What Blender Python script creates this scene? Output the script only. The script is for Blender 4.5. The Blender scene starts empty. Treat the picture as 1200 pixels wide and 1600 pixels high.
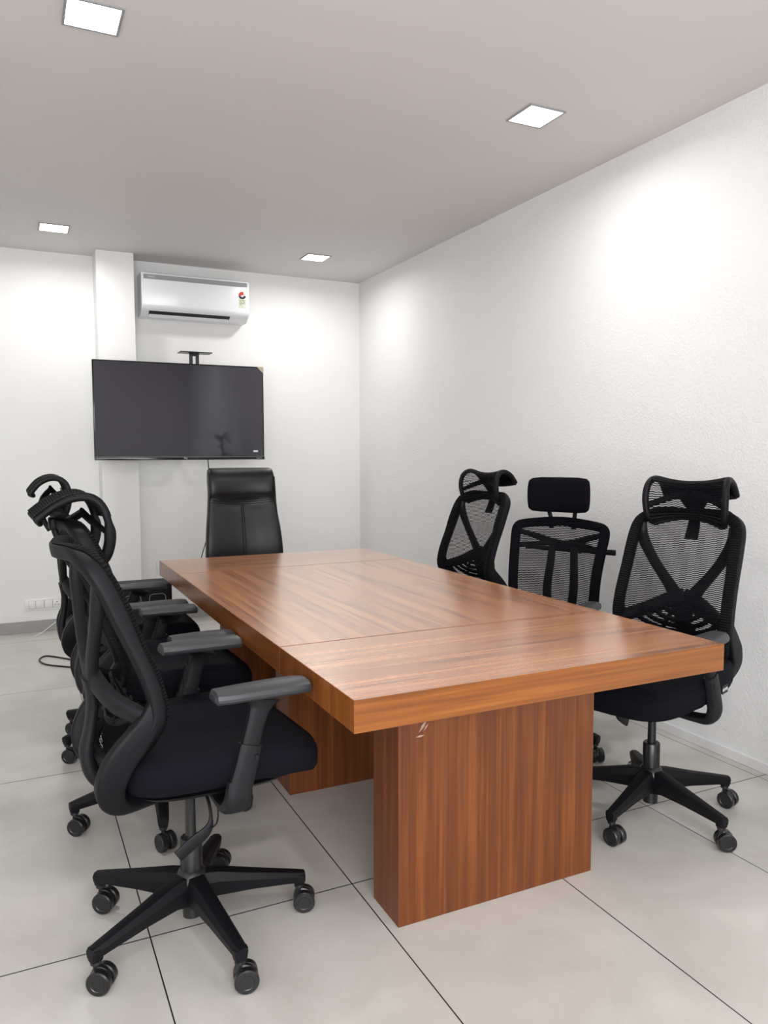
import bpy, bmesh, math, random
from mathutils import Vector, Matrix
random.seed(7)
C = bpy.context.scene.collection
PI = math.pi
# ------------------------------------------------------------------ camera
cam_d = bpy.data.cameras.new('camera'); cam = bpy.data.objects.new('camera', cam_d); C.objects.link(cam)
YAW, PITCH, ROLL, CAMH, FPX = .4483, -.0761, -.002, 1.316, 1206.46
_f = Vector((math.sin(YAW)*math.cos(PITCH), math.cos(YAW)*math.cos(PITCH), math.sin(PITCH)))
_r = Vector((math.cos(YAW), -math.sin(YAW), 0)); _u = _r.cross(_f)
_r2 = _r*math.cos(ROLL)+_u*math.sin(ROLL); _u2 = -_r*math.sin(ROLL)+_u*math.cos(ROLL)
M = Matrix((( _r2.x, _u2.x, -_f.x), (_r2.y, _u2.y, -_f.y), (_r2.z, _u2.z, -_f.z))).to_4x4()
M.translation = (0, 0, CAMH); cam.matrix_world = M
cam_d.sensor_fit = 'VERTICAL'; cam_d.sensor_height = 36; cam_d.lens = FPX/1600*36; cam_d.clip_start = .05
bpy.context.scene.camera = cam
# ------------------------------------------------------------------ world, exposure
w = bpy.data.worlds.new('world'); bpy.context.scene.world = w; w.use_nodes = True
w.node_tree.nodes['Background'].inputs[0].default_value = (.95, .97, 1, 1)
w.node_tree.nodes['Background'].inputs[1].default_value = .4
vs = bpy.context.scene.view_settings
vs.view_transform = 'Standard'; vs.look = 'None'; vs.exposure = -0.07; vs.gamma = 1; vs.use_curve_mapping = False
LAMP_W = 9.3          # each ceiling panel
FILL_W = 150.0           # fill lamp added in the invented opening behind the camera

# ------------------------------------------------------------------ materials
def new_mat(name):
    m = bpy.data.materials.new(name); m.use_nodes = True
    return m, m.node_tree.nodes, m.node_tree.links, m.node_tree.nodes['Principled BSDF']
def plain(name, col, rough=.5, spec=.5, metal=0, noise=0, nscale=40, bump=0, bscale=300, coat=0):
    m, n, l, b = new_mat(name)
    b.inputs['Base Color'].default_value = (*col, 1); b.inputs['Roughness'].default_value = rough
    b.inputs['Specular IOR Level'].default_value = spec; b.inputs['Metallic'].default_value = metal
    if coat: b.inputs['Coat Weight'].default_value = coat
    tc = n.new('ShaderNodeTexCoord')
    if noise:
        t = n.new('ShaderNodeTexNoise'); t.inputs['Scale'].default_value = nscale; t.inputs['Detail'].default_value = 5
        l.new(tc.outputs['Object'], t.inputs['Vector'])
        mx = n.new('ShaderNodeMix'); mx.data_type = 'RGBA'
        mx.inputs[6].default_value = (*[c*(1-noise) for c in col], 1); mx.inputs[7].default_value = (*[min(1, c*(1+noise)) for c in col], 1)
        l.new(t.outputs['Fac'], mx.inputs[0]); l.new(mx.outputs[2], b.inputs['Base Color'])
    if bump:
        t = n.new('ShaderNodeTexNoise'); t.inputs['Scale'].default_value = bscale; t.inputs['Detail'].default_value = 3
        l.new(tc.outputs['Object'], t.inputs['Vector'])
        bp = n.new('ShaderNodeBump'); bp.inputs['Strength'].default_value = bump; bp.inputs['Distance'].default_value = .002
        l.new(t.outputs['Fac'], bp.inputs['Height']); l.new(bp.outputs[0], b.inputs['Normal'])
    return m
def ramp(n, stops):
    r = n.new('ShaderNodeValToRGB'); e = r.color_ramp.elements
    while len(e) < len(stops): e.new(.5)
    for x, (p, c) in zip(e, stops): x.position = p; x.color = (*c, 1)
    return r
def wood(name, axis, dark=(.10, .028, .007), mid=(.22, .068, .013), light=(.30, .100, .021), rough=.3, seed=0, rot=0, gloss=False):
    m, n, l, b = new_mat(name)
    tc = n.new('ShaderNodeTexCoord'); mp = n.new('ShaderNodeMapping'); l.new(tc.outputs['Object'], mp.inputs[0])
    s = [20, 20, 20]; s[axis] = .8; mp.inputs['Scale'].default_value = s; mp.inputs['Location'].default_value = (seed*3.1, seed*1.7, seed)
    if rot: mp.inputs['Rotation'].default_value = (0, 0, rot)
    w1 = n.new('ShaderNodeTexNoise'); w1.inputs['Scale'].default_value = .9; w1.inputs['Detail'].default_value = 2
    l.new(mp.outputs[0], w1.inputs['Vector'])
    ad = n.new('ShaderNodeVectorMath'); ad.operation = 'MULTIPLY_ADD'; ad.inputs[1].default_value = (.55, .55, .55)
    l.new(w1.outputs['Color'], ad.inputs[0]); l.new(mp.outputs[0], ad.inputs[2])
    t = n.new('ShaderNodeTexNoise'); t.inputs['Scale'].default_value = 1.5; t.inputs['Detail'].default_value = 8; t.inputs['Roughness'].default_value = .62
    l.new(ad.outputs[0], t.inputs['Vector'])
    mp2 = n.new('ShaderNodeMapping'); l.new(tc.outputs['Object'], mp2.inputs[0])
    k2 = 70 if gloss else 120; s2 = [k2]*3; s2[axis] = 1.6 if gloss else 2.2; mp2.inputs['Scale'].default_value = s2
    t2 = n.new('ShaderNodeTexNoise'); t2.inputs['Scale'].default_value = 1; t2.inputs['Detail'].default_value = 3
    l.new(mp2.outputs[0], t2.inputs['Vector'])
    mx = n.new('ShaderNodeMath'); mx.operation = 'MULTIPLY_ADD'; mx.inputs[1].default_value = .34 if gloss else .42
    l.new(t2.outputs['Fac'], mx.inputs[0])
    m3 = n.new('ShaderNodeMath'); m3.operation = 'MULTIPLY'; m3.inputs[1].default_value = .74 if gloss else .66; l.new(t.outputs['Fac'], m3.inputs[0]); l.new(m3.outputs[0], mx.inputs[2])
    r = ramp(n, [(.30, dark), (.45, tuple(a*.35+c*.65 for a, c in zip(dark, mid))), (.54, mid), (.70, light)])
    if gloss:
        for el, p_ in zip(r.color_ramp.elements, (.39, .475, .54, .63)): el.position = p_
    l.new(mx.outputs[0], r.inputs[0]); l.new(r.outputs[0], b.inputs['Base Color'])
    b.inputs['Roughness'].default_value = rough; b.inputs['Specular IOR Level'].default_value = .45
    if gloss:
        b.inputs['Specular IOR Level'].default_value = 1.0; b.inputs['Roughness'].default_value = .24
        b.inputs['Coat Weight'].default_value = 1; b.inputs['Coat IOR'].default_value = 1.75; b.inputs['Coat Roughness'].default_value = .24
    bp = n.new('ShaderNodeBump'); bp.inputs['Strength'].default_value = .12; bp.inputs['Distance'].default_value = .001
    l.new(t2.outputs['Fac'], bp.inputs['Height'])
    if not gloss: l.new(bp.outputs[0], b.inputs['Normal'])
    return m
def mesh_fabric(name, period=.0072, gap=.44, alpha=.88):
    """see-through knitted mesh: rows of black yarn running across the backrest, UV in metres"""
    m, n, l, b = new_mat(name)
    b.inputs['Base Color'].default_value = (.004, .004, .006, 1); b.inputs['Roughness'].default_value = .8; b.inputs['Specular IOR Level'].default_value = .1
    uv = n.new('ShaderNodeUVMap'); sp = n.new('ShaderNodeSeparateXYZ'); l.new(uv.outputs[0], sp.inputs[0])
    sn = n.new('ShaderNodeMath'); sn.operation = 'SINE'; a1 = n.new('ShaderNodeMath'); a1.operation = 'MULTIPLY'; a1.inputs[1].default_value = 260
    l.new(sp.outputs[0], a1.inputs[0]); l.new(a1.outputs[0], sn.inputs[0])
    wv = n.new('ShaderNodeMath'); wv.operation = 'MULTIPLY_ADD'; wv.inputs[1].default_value = .0009
    l.new(sn.outputs[0], wv.inputs[0]); l.new(sp.outputs[1], wv.inputs[2])
    dv = n.new('ShaderNodeMath'); dv.operation = 'DIVIDE'; dv.inputs[1].default_value = period; l.new(wv.outputs[0], dv.inputs[0])
    fr = n.new('ShaderNodeMath'); fr.operation = 'FRACT'; l.new(dv.outputs[0], fr.inputs[0])
    lt = n.new('ShaderNodeMath'); lt.operation = 'LESS_THAN'; lt.inputs[1].default_value = gap; l.new(fr.outputs[0], lt.inputs[0])
    al = n.new('ShaderNodeMath'); al.operation = 'MULTIPLY_ADD'; al.inputs[1].default_value = -alpha; al.inputs[2].default_value = 1; l.new(lt.outputs[0], al.inputs[0])
    l.new(al.outputs[0], b.inputs['Alpha'])
    return m
def ribbed(name):
    m, n, l, b = new_mat(name)
    b.inputs['Base Color'].default_value = (.014, .014, .017, 1); b.inputs['Roughness'].default_value = .75; b.inputs['Specular IOR Level'].default_value = .15
    uv = n.new('ShaderNodeUVMap'); sp = n.new('ShaderNodeSeparateXYZ'); l.new(uv.outputs[0], sp.inputs[0])
    a1 = n.new('ShaderNodeMath'); a1.operation = 'MULTIPLY'; a1.inputs[1].default_value = 700; l.new(sp.outputs[1], a1.inputs[0])
    sn = n.new('ShaderNodeMath'); sn.operation = 'SINE'; l.new(a1.outputs[0], sn.inputs[0])
    bp = n.new('ShaderNodeBump'); bp.inputs['Strength'].default_value = 1; bp.inputs['Distance'].default_value = .003
    l.new(sn.outputs[0], bp.inputs['Height']); l.new(bp.outputs[0], b.inputs['Normal'])
    r = ramp(n, [(.3, (.0015, .0015, .002)), (.9, (.008, .008, .0095))]); m2 = n.new('ShaderNodeMath'); m2.operation = 'MULTIPLY_ADD'; m2.inputs[1].default_value = .5; m2.inputs[2].default_value = .5
    l.new(sn.outputs[0], m2.inputs[0]); l.new(m2.outputs[0], r.inputs[0]); l.new(r.outputs[0], b.inputs['Base Color'])
    return m
def floor_mat():
    m, n, l, b = new_mat('glazed floor tiles')
    tc = n.new('ShaderNodeTexCoord'); sp = n.new('ShaderNodeSeparateXYZ'); l.new(tc.outputs['Object'], sp.inputs[0])
    def line(out, period, off, half):
        a = n.new('ShaderNodeMath'); a.operation = 'SUBTRACT'; a.inputs[1].default_value = off; l.new(out, a.inputs[0])
        d = n.new('ShaderNodeMath'); d.operation = 'DIVIDE'; d.inputs[1].default_value = period; l.new(a.outputs[0], d.inputs[0])
        f = n.new('ShaderNodeMath'); f.operation = 'FRACT'; h = n.new('ShaderNodeMath'); h.operation = 'ADD'; h.inputs[1].default_value = .5+100
        l.new(d.outputs[0], h.inputs[0]); l.new(h.outputs[0], f.inputs[0])
        s = n.new('ShaderNodeMath'); s.operation = 'SUBTRACT'; s.inputs[1].default_value = .5; l.new(f.outputs[0], s.inputs[0])
        ab = n.new('ShaderNodeMath'); ab.operation = 'ABSOLUTE'; l.new(s.outputs[0], ab.inputs[0])
        c = n.new('ShaderNodeMath'); c.operation = 'LESS_THAN'; c.inputs[1].default_value = half/period; l.new(ab.outputs[0], c.inputs[0])
        return c.outputs[0]
    lx = line(sp.outputs[0], .5995, .2955, .0019); ly = line(sp.outputs[1], 1.2715, 2.092, .0023)
    g = n.new('ShaderNodeMath'); g.operation = 'MAXIMUM'; l.new(lx, g.inputs[0]); l.new(ly, g.inputs[1])
    t = n.new('ShaderNodeTexNoise'); t.inputs['Scale'].default_value = 2.6; t.inputs['Detail'].default_value = 7; t.inputs['Roughness'].default_value = .6; t.inputs['Distortion'].default_value = .7
    l.new(tc.outputs['Object'], t.inputs['Vector'])
    r = ramp(n, [(.3, FLOOR_A), (.7, FLOOR_B)]); l.new(t.outputs['Fac'], r.inputs[0])
    mx = n.new('ShaderNodeMix'); mx.data_type = 'RGBA'; l.new(g.outputs[0], mx.inputs[0]); l.new(r.outputs[0], mx.inputs[6]); mx.inputs[7].default_value = (.02, .018, .016, 1)
    l.new(mx.outputs[2], b.inputs['Base Color'])
    rr = n.new('ShaderNodeMath'); rr.operation = 'MULTIPLY_ADD'; rr.inputs[1].default_value = .12; rr.inputs[2].default_value = .27; l.new(t.outputs['Fac'], rr.inputs[0])
    l.new(rr.outputs[0], b.inputs['Roughness']); b.inputs['Specular IOR Level'].default_value = .5
    return m
FLOOR_A = (.50, .475, .44); FLOOR_B = (.62, .60, .565)
M_floor = floor_mat()
def wall_mat(name, col, strength, scale):
    m, n, l, b = new_mat(name)
    b.inputs['Base Color'].default_value = (*col, 1); b.inputs['Roughness'].default_value = .6; b.inputs['Specular IOR Level'].default_value = .25
    tc = n.new('ShaderNodeTexCoord'); t = n.new('ShaderNodeTexNoise'); t.inputs['Scale'].default_value = scale; t.inputs['Detail'].default_value = 4; t.inputs['Roughness'].default_value = .55
    l.new(tc.outputs['Object'], t.inputs['Vector'])
    bp = n.new('ShaderNodeBump'); bp.inputs['Strength'].default_value = strength; bp.inputs['Distance'].default_value = .006
    l.new(t.outputs['Fac'], bp.inputs['Height']); l.new(bp.outputs[0], b.inputs['Normal'])
    t2 = n.new('ShaderNodeTexNoise'); t2.inputs['Scale'].default_value = 1.1; t2.inputs['Detail'].default_value = 4; l.new(tc.outputs['Object'], t2.inputs['Vector'])
    r = ramp(n, [(.35, tuple(c*.965 for c in col)), (.65, col)]); l.new(t2.outputs['Fac'], r.inputs[0]); l.new(r.outputs[0], b.inputs['Base Color'])
    return m
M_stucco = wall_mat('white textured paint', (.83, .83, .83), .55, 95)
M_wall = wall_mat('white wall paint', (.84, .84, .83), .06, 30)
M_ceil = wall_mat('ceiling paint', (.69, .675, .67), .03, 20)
M_base = plain('grey skirting tile', (.33, .32, .31), .4, noise=.12, nscale=14)
M_basew = plain('white skirting', (.78, .78, .78), .4, noise=.04, nscale=30)
M_plastic = plain('black moulded plastic', (.0042, .0042, .0060), .50, .20, bump=.15, bscale=900)
M_plastic2 = plain('dark grey moulded plastic', (.0070, .0070, .0090), .5, .25, bump=.15, bscale=900)
M_pad = plain('charcoal soft arm pad', (.030, .032, .036), .40, .5, bump=.1, bscale=700)
M_wheel = plain('black nylon wheel', (.010, .010, .011), .30, .5, noise=.1)
M_fabric = plain('black woven fabric', (.0030, .0030, .005), .85, .08, bump=.4, bscale=1400)
M_cushion = plain('navy black seat fabric', (.0036, .0038, .0070), .82, .12, bump=.3, bscale=1500)
M_gas = plain('black enamelled steel', (.012, .012, .013), .28, .5, noise=.05)
M_leather = plain('black leather', (.005, .0055, .007), .36, .38, bump=.25, bscale=420)
M_stitch = plain('black stitching', (.004, .004, .005), .7, .2, noise=.1)
M_meshA = mesh_fabric('black knit mesh')
M_meshB = mesh_fabric('black knit mesh wide', .0085, .44, .82)
M_rib = ribbed('ribbed mesh on frame')
M_acw = plain('white gloss plastic', (.83, .84, .86), .22, .5, noise=.01)
M_acg = plain('silver grey trim', (.30, .31, .32), .35, .5, noise=.03)
M_dark = plain('dark slot', (.02, .02, .022), .5, .3, noise=.1)
M_tvframe = plain('glossy black bezel', (.006, .006, .008), .12, .5, noise=.02)
M_screen = plain('television panel', (.036, .034, .044), .035, .5, noise=.02, nscale=3)
M_white = plain('white print', (.8, .8, .8), .6, .2, noise=.01)
M_socket = plain('white switch plastic', (.80, .80, .79), .3, .5, noise=.01)
M_socketg = plain('pale grey switch gap', (.42, .42, .42), .5, .3, noise=.02)
M_red = plain('red print', (.65, .06, .04), .5, .3, noise=.05)
M_green = plain('olive print', (.30, .36, .16), .5, .3, noise=.1, nscale=200)
M_cream = plain('cream sticker paper', (.70, .74, .60), .5, .3, noise=.05)
M_gold = plain('gold film corner', (.45, .40, .28), .35, .5, noise=.1)
M_cable = plain('black cable', (.01, .01, .01), .4, .4, noise=.1)
M_cablew = plain('white cable', (.75, .75, .73), .4, .4, noise=.05)
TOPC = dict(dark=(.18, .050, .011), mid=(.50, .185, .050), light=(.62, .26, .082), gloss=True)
M_topX = wood('glossy teak laminate across', 0, seed=1, **TOPC)
M_topY = wood('glossy teak laminate along', 1, seed=2, **TOPC)
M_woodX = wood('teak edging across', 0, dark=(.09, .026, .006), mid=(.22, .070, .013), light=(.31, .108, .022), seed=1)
M_woodY = wood('teak laminate along', 1, seed=2)
M_woodZ = wood('teak laminate upright', 2, seed=3)
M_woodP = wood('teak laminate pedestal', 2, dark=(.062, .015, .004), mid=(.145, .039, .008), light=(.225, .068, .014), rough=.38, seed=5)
M_leaf = plain('green leaf', (.03, .10, .02), .4, .5, noise=.3, nscale=20)
M_stem = plain('brown stem', (.12, .07, .03), .7, .3, noise=.2)
M_pot = plain('white ceramic pot', (.7, .7, .68), .3, .5, noise=.03)
M_soil = plain('dark potting soil', (.03, .02, .012), .9, .1, noise=.4, nscale=60)
M_scuff = plain('pale scuff mark', (.42, .30, .24), .6, .3, noise=.3, nscale=80)
def emit(name, col, s):
    m, n, l, b = new_mat(name); b.inputs['Base Color'].default_value = (*col, 1)
    b.inputs['Emission Color'].default_value = (*col, 1); b.inputs['Emission Strength'].default_value = s
    return m
M_lamp = emit('lit lamp diffuser', (1, .99, .98), 14)

# ------------------------------------------------------------------ mesh helpers
def link(name, bm, mat, parent=None, smooth=None, recalc=True):
    me = bpy.data.meshes.new(name)
    if recalc: bmesh.ops.recalc_face_normals(bm, faces=bm.faces)
    bm.to_mesh(me); bm.free()
    for m in (mat if isinstance(mat, (list, tuple)) else [mat]): me.materials.append(m)
    o = bpy.data.objects.new(name, me); C.objects.link(o)
    if parent: o.parent = parent
    if smooth is not None:
        me.polygons.foreach_set('use_smooth', [True]*len(me.polygons))
        if smooth < 180: me.set_sharp_from_angle(angle=math.radians(smooth))
    return o
def thing(name, label, cat, loc=(0, 0, 0), rz=0, group=None):
    o = bpy.data.objects.new(name, None); C.objects.link(o); o.location = loc; o.rotation_euler = (0, 0, rz)
    o.empty_display_size = .1; o['label'] = label; o['category'] = cat
    if group: o['group'] = group
    return o
def tag(o, label, cat, group=None):
    o['label'] = label; o['category'] = cat
    if group: o['group'] = group
    return o
def struct(name, bm, m, parent=None, smooth=None):
    o = link(name, bm, m, parent, smooth)
    if not parent: o['kind'] = 'structure'
    return o
def box(bm, a, b, bevel=0, seg=2, mi=0):
    r = bmesh.ops.create_cube(bm, size=1); vs_ = r['verts']
    for v in vs_: v.co = Vector([(a[i]+b[i])/2+v.co[i]*(b[i]-a[i]) for i in range(3)])
    fs = {f for v in vs_ for f in v.link_faces}
    for f in fs: f.material_index = mi
    if bevel:
        es = list({e for v in vs_ for e in v.link_edges})
        bmesh.ops.bevel(bm, geom=es, offset=bevel, segments=seg, profile=.5, affect='EDGES')
    return bm
def ngon_ring(n, a, b, p=2.0):
    """superellipse ring, half sizes a, b"""
    out = []
    for i in range(n):
        t = 2*PI*i/n; c, s = math.cos(t), math.sin(t)
        out.append((a*math.copysign(abs(c)**(2/p), c), b*math.copysign(abs(s)**(2/p), s)))
    return out
def loft(bm, rings, closed=False, cap=True, uvs=None, mi=0):
    vr = [[bm.verts.new(p) for p in r] for r in rings]; n = len(rings[0]); m = len(vr)
    for i in range(m if closed else m-1):
        A, B = vr[i], vr[(i+1) % m]
        for j in range(n):
            f = bm.faces.new((A[j], A[(j+1) % n], B[(j+1) % n], B[j])); f.material_index = mi
    if cap and not closed:
        for r in (vr[0], vr[-1]):
            f = bm.faces.new(r); f.material_index = mi
    return bm
def crom(pts, k=5, closed=False):
    """Catmull-Rom through tuples of any length"""
    n = len(pts); out = []
    rng = range(n if closed else n-1)
    for i in rng:
        g = (lambda j: pts[j % n]) if closed else (lambda j: pts[max(0, min(n-1, j))])
        p0, p1, p2, p3 = g(i-1), g(i), g(i+1), g(i+2)
        for s in range(k):
            t = s/k
            out.append(tuple(.5*((2*b)+(-a+c)*t+(2*a-5*b+4*c-d)*t*t+(-a+3*b-3*c+d)*t**3) for a, b, c, d in zip(p0, p1, p2, p3)))
    if not closed: out.append(tuple(pts[-1]))
    return out
def sweep(bm, pts, hint=(1, 0, 0), k=5, n=12, p=2.6, closed=False, cap=True):
    """pts: (x,y,z,a,b) with half size a along hint and b across; hint vector or function(point)"""
    P = crom([tuple(map(float, q)) for q in pts], k, closed) if k > 1 else [tuple(map(float, q)) for q in pts]
    rings = []; m = len(P)
    for i, q in enumerate(P):
        a = Vector(P[(i-1) % m][:3]) if (closed or i) else Vector(q[:3]); b = Vector(P[(i+1) % m][:3]) if (closed or i < m-1) else Vector(q[:3])
        T = (b-a).normalized(); h = Vector(hint(q) if callable(hint) else hint)
        N = (h-T*h.dot(T)).normalized(); B = T.cross(N); c = Vector(q[:3])
        rings.append([c+N*u+B*v for u, v in ngon_ring(n, q[3], q[4], p)])
    return loft(bm, rings, closed, cap)
def tube(bm, pts, r, k=6, n=8, closed=False):
    P = crom([tuple(map(float, q)) for q in pts], k, closed) if k > 1 else pts
    rings = []; N = None; m = len(P)
    for i, q in enumerate(P):
        a = Vector(P[(i-1) % m]) if (closed or i) else Vector(q); b = Vector(P[(i+1) % m]) if (closed or i < m-1) else Vector(q)
        T = (b-a).normalized()
        if N is None: N = T.orthogonal().normalized()
        N = (N-T*N.dot(T)).normalized(); B = T.cross(N)
        rings.append([Vector(q)+N*(r*math.cos(2*PI*j/n))+B*(r*math.sin(2*PI*j/n)) for j in range(n)])
    return loft(bm, rings, closed)
def lathe(bm, prof, c=(0, 0), n=28):
    rings = [[(c[0]+r*math.cos(2*PI*j/n), c[1]+r*math.sin(2*PI*j/n), z) for j in range(n)] for r, z in prof]
    return loft(bm, rings)
def disc(bm, c, axis, r, th, n=24, bev=.003):
    A = Vector(axis).normalized(); U = A.orthogonal().normalized(); V = A.cross(U); c = Vector(c)
    rings = []
    for rr, d in ((r*.55, -th/2+.0015), (r*.62, -th/2), (r-bev, -th/2), (r, -th/2+bev), (r, th/2-bev), (r-bev, th/2), (r*.62, th/2), (r*.55, th/2-.0015)):
        rings.append([c+A*d+U*(rr*math.cos(2*PI*j/n))+V*(rr*math.sin(2*PI*j/n)) for j in range(n)])
    return loft(bm, rings)
def cushion(bm, outline, levels, zf=lambda x, y: 0):
    """outline: list of (x,y); levels: (inset scale, z) from bottom centre to top centre"""
    cx = sum(p[0] for p in outline)/len(outline); cy = sum(p[1] for p in outline)/len(outline)
    rings = []
    for s, z in levels:
        rings.append([(cx+(x-cx)*s, cy+(y-cy)*s, z+zf(cx+(x-cx)*s, cy+(y-cy)*s)) for x, y in outline])
    return loft(bm, rings)
def uv_grid(rows, name, mat, parent, thick=0, smooth=180):
    """rows: list of lists of points; UV in metres (u across, v along)"""
    bm = bmesh.new(); uvl = bm.loops.layers.uv.new('UVMap')
    V = [[bm.verts.new(p) for p in r] for r in rows]
    mid = len(rows[0])//2; acc = [0]
    for i in range(1, len(rows)): acc.append(acc[-1]+(Vector(rows[i][mid])-Vector(rows[i-1][mid])).length)
    def u_of(i, j): return (Vector(rows[i][j])-Vector(rows[i][mid])).length*(1 if j > mid else -1)
    for i in range(len(rows)-1):
        for j in range(len(rows[0])-1):
            f = bm.faces.new((V[i][j], V[i][j+1], V[i+1][j+1], V[i+1][j]))
            for lp, (a, b) in zip(f.loops, ((i, j), (i, j+1), (i+1, j+1), (i+1, j))): lp[uvl].uv = (u_of(a, b), acc[a])
    o = link(name, bm, mat, parent, smooth, recalc=False)
    if thick:
        md = o.modifiers.new('thickness', 'SOLIDIFY'); md.thickness = thick; md.offset = 0
    return o
def text_mesh(name, s, size, mat, parent, mat_world, extrude=.0004):
    cu = bpy.data.curves.new('txt', 'FONT'); cu.body = s; cu.size = size; cu.extrude = extrude; cu.align_x = 'CENTER'; cu.align_y = 'CENTER'
    to = bpy.data.objects.new('txt', cu); C.objects.link(to)
    dg = bpy.context.evaluated_depsgraph_get(); me = bpy.data.meshes.new_from_object(to.evaluated_get(dg)); me.name = name
    bpy.data.objects.remove(to); bpy.data.curves.remove(cu)
    me.transform(mat_world); me.materials.clear(); me.materials.append(mat)
    o = bpy.data.objects.new(name, me); C.objects.link(o)
    if parent: o.parent = parent
    return o

# ------------------------------------------------------------------ room
X0, X1, Y0, Y1, H = -1.75, 2.75, -1.6, 6.205, 2.774
CX0, CX1, CY = .5925, .852, 5.985
struct('floor', box(bmesh.new(), (X0-.1, Y0-.1, -.08), (X1+.1, Y1+.1, 0)), M_floor)
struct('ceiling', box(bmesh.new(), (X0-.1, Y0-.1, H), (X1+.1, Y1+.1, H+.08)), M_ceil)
struct('wall_back', box(bmesh.new(), (X0-.1, Y1, 0), (X1+.1, Y1+.1, H)), M_wall)
struct('wall_right', box(bmesh.new(), (X1, Y0-.1, 0), (X1+.1, Y1, H)), M_stucco)
struct('wall_left', box(bmesh.new(), (X0-.1, Y0-.1, 0), (X0, Y1, H)), M_wall)
bm = bmesh.new()      # unseen wall behind the camera, with an opening added for the fill lamp
WX0, WX1, WZ0, WZ1 = -1.6, 1.12, .5, 2.55
box(bm, (X0, Y0-.1, 0), (X1, Y0, WZ0)); box(bm, (X0, Y0-.1, WZ1), (X1, Y0, H)); box(bm, (X0, Y0-.1, WZ0), (WX0, Y0, WZ1)); box(bm, (WX1, Y0-.1, WZ0), (X1, Y0, WZ1))
struct('wall_front', bm, M_wall)
struct('wall_column', box(bmesh.new(), (CX0, CY, 0), (CX1, Y1+.01, H)), M_wall)
struct('baseboard_back', box(box(bmesh.new(), (X0, Y1-.014, 0), (CX0, Y1, .085), .002), (CX1, Y1-.014, 0), (X1, Y1, .085), .002), M_base)
struct('baseboard_column', box(bmesh.new(), (CX0-.012, CY-.012, 0), (CX1+.012, CY, .085), .002), M_base)
struct('baseboard_right', box(bmesh.new(), (X1-.012, Y0, 0), (X1, Y1-.02, .045), .003), M_basew)
bm = bmesh.new()
for x in (WX0, -.70, .20, WX1-.05): box(bm, (x, Y0-.07, WZ0), (x+.05, Y0-.03, WZ1))
for z in (WZ0, WZ1-.05): box(bm, (WX0, Y0-.07, z), (WX1, Y0-.03, z+.05))
struct('added_window_1', bm, M_acw)  # frame bars of the invented opening, unseen, added with the fill lamp
ad = bpy.data.lights.new('fill_light', 'AREA'); ad.shape = 'RECTANGLE'; ad.size = WX1-WX0-.1; ad.size_y = WZ1-WZ0-.1; ad.energy = FILL_W; ad.color = (.97, .98, 1)  # soft area lamp added out of view to brighten the whole room
ao = bpy.data.objects.new('fill_light', ad); C.objects.link(ao); ao.location = ((WX0+WX1)/2, Y0-.02, (WZ0+WZ1)/2); ao.rotation_euler = (PI/2, 0, 0)

# ------------------------------------------------------------------ ceiling lights
SZ = .083
places = {(.295, 2.85): 'square ceiling downlight at the upper left, nearest the camera', (2.10, 2.84): 'square ceiling downlight above the right side of the table, close to the right wall',
          (.298, 5.535): 'small square ceiling downlight at far left, left of the wall column', (2.095, 5.53): 'small square ceiling downlight in the far right corner, right of the air conditioner',
          (.295, .16): 'added unseen square ceiling downlight behind the camera on the left', (2.10, .16): 'added unseen square ceiling downlight behind the camera on the right'}  # the rear pair is added, out of view, to light the room
for (x, y), lab in places.items():
    t = thing('ceiling_downlight', lab, 'ceiling light', (x, y, H), group='square recessed downlights')
    bm = bmesh.new(); o_, i_ = SZ+.009, SZ
    for a, b in (((-o_, -o_), (o_, -i_)), ((-o_, i_), (o_, o_)), ((-o_, -i_), (-i_, i_)), ((i_, -i_), (o_, i_))):
        box(bm, (a[0], a[1], -.006), (b[0], b[1], 0))
    link('frame', bm, M_acg, t)
    link('diffuser', box(bmesh.new(), (-i_, -i_, -.004), (i_, i_, 0)), M_lamp, t)
    ld = bpy.data.lights.new('lamp', 'AREA'); ld.shape = 'SQUARE'; ld.size = .15; ld.energy = LAMP_W; ld.color = (1, .985, .965); ld.spread = math.radians(168)
    lo = bpy.data.objects.new('lamp', ld); C.objects.link(lo); lo.parent = t; lo.location = (0, 0, -.007)

# ------------------------------------------------------------------ table
TX0, TX1, TY0, TY1, TT, TB = .676, 1.851, 1.5635, 4.112, .76, .682
S0, S1 = 2.103, 3.607
tb = thing('conference_table', 'long orange-brown wooden conference table on slab pedestals in the middle of the room', 'table', (0, 0, 0))
def slab(name, a, b, mats, side=None, lab=None, bev=.0012):
    bm = box(bmesh.new(), a, b, bev, 1); bm.normal_update()
    if side is not None:      # glossy top, matt edging
        for f in bm.faces: f.material_index = 0 if abs(f.normal.z) > .9 else (2 if abs(f.normal.x) > .9 else 1)
    o = link(name, bm, mats, tb)
    if lab: o['label'] = lab
    return o
e = .0018
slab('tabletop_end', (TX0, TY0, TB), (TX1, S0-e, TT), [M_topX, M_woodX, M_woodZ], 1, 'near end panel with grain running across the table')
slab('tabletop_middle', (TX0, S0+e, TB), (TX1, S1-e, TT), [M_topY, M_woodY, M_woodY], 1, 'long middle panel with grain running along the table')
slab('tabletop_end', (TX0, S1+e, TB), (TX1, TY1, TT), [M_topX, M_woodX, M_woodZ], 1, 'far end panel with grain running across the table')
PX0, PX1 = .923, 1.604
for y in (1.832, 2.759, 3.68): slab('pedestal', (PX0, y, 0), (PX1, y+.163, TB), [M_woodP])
bm = bmesh.new()   # scuff on the near pedestal
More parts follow.
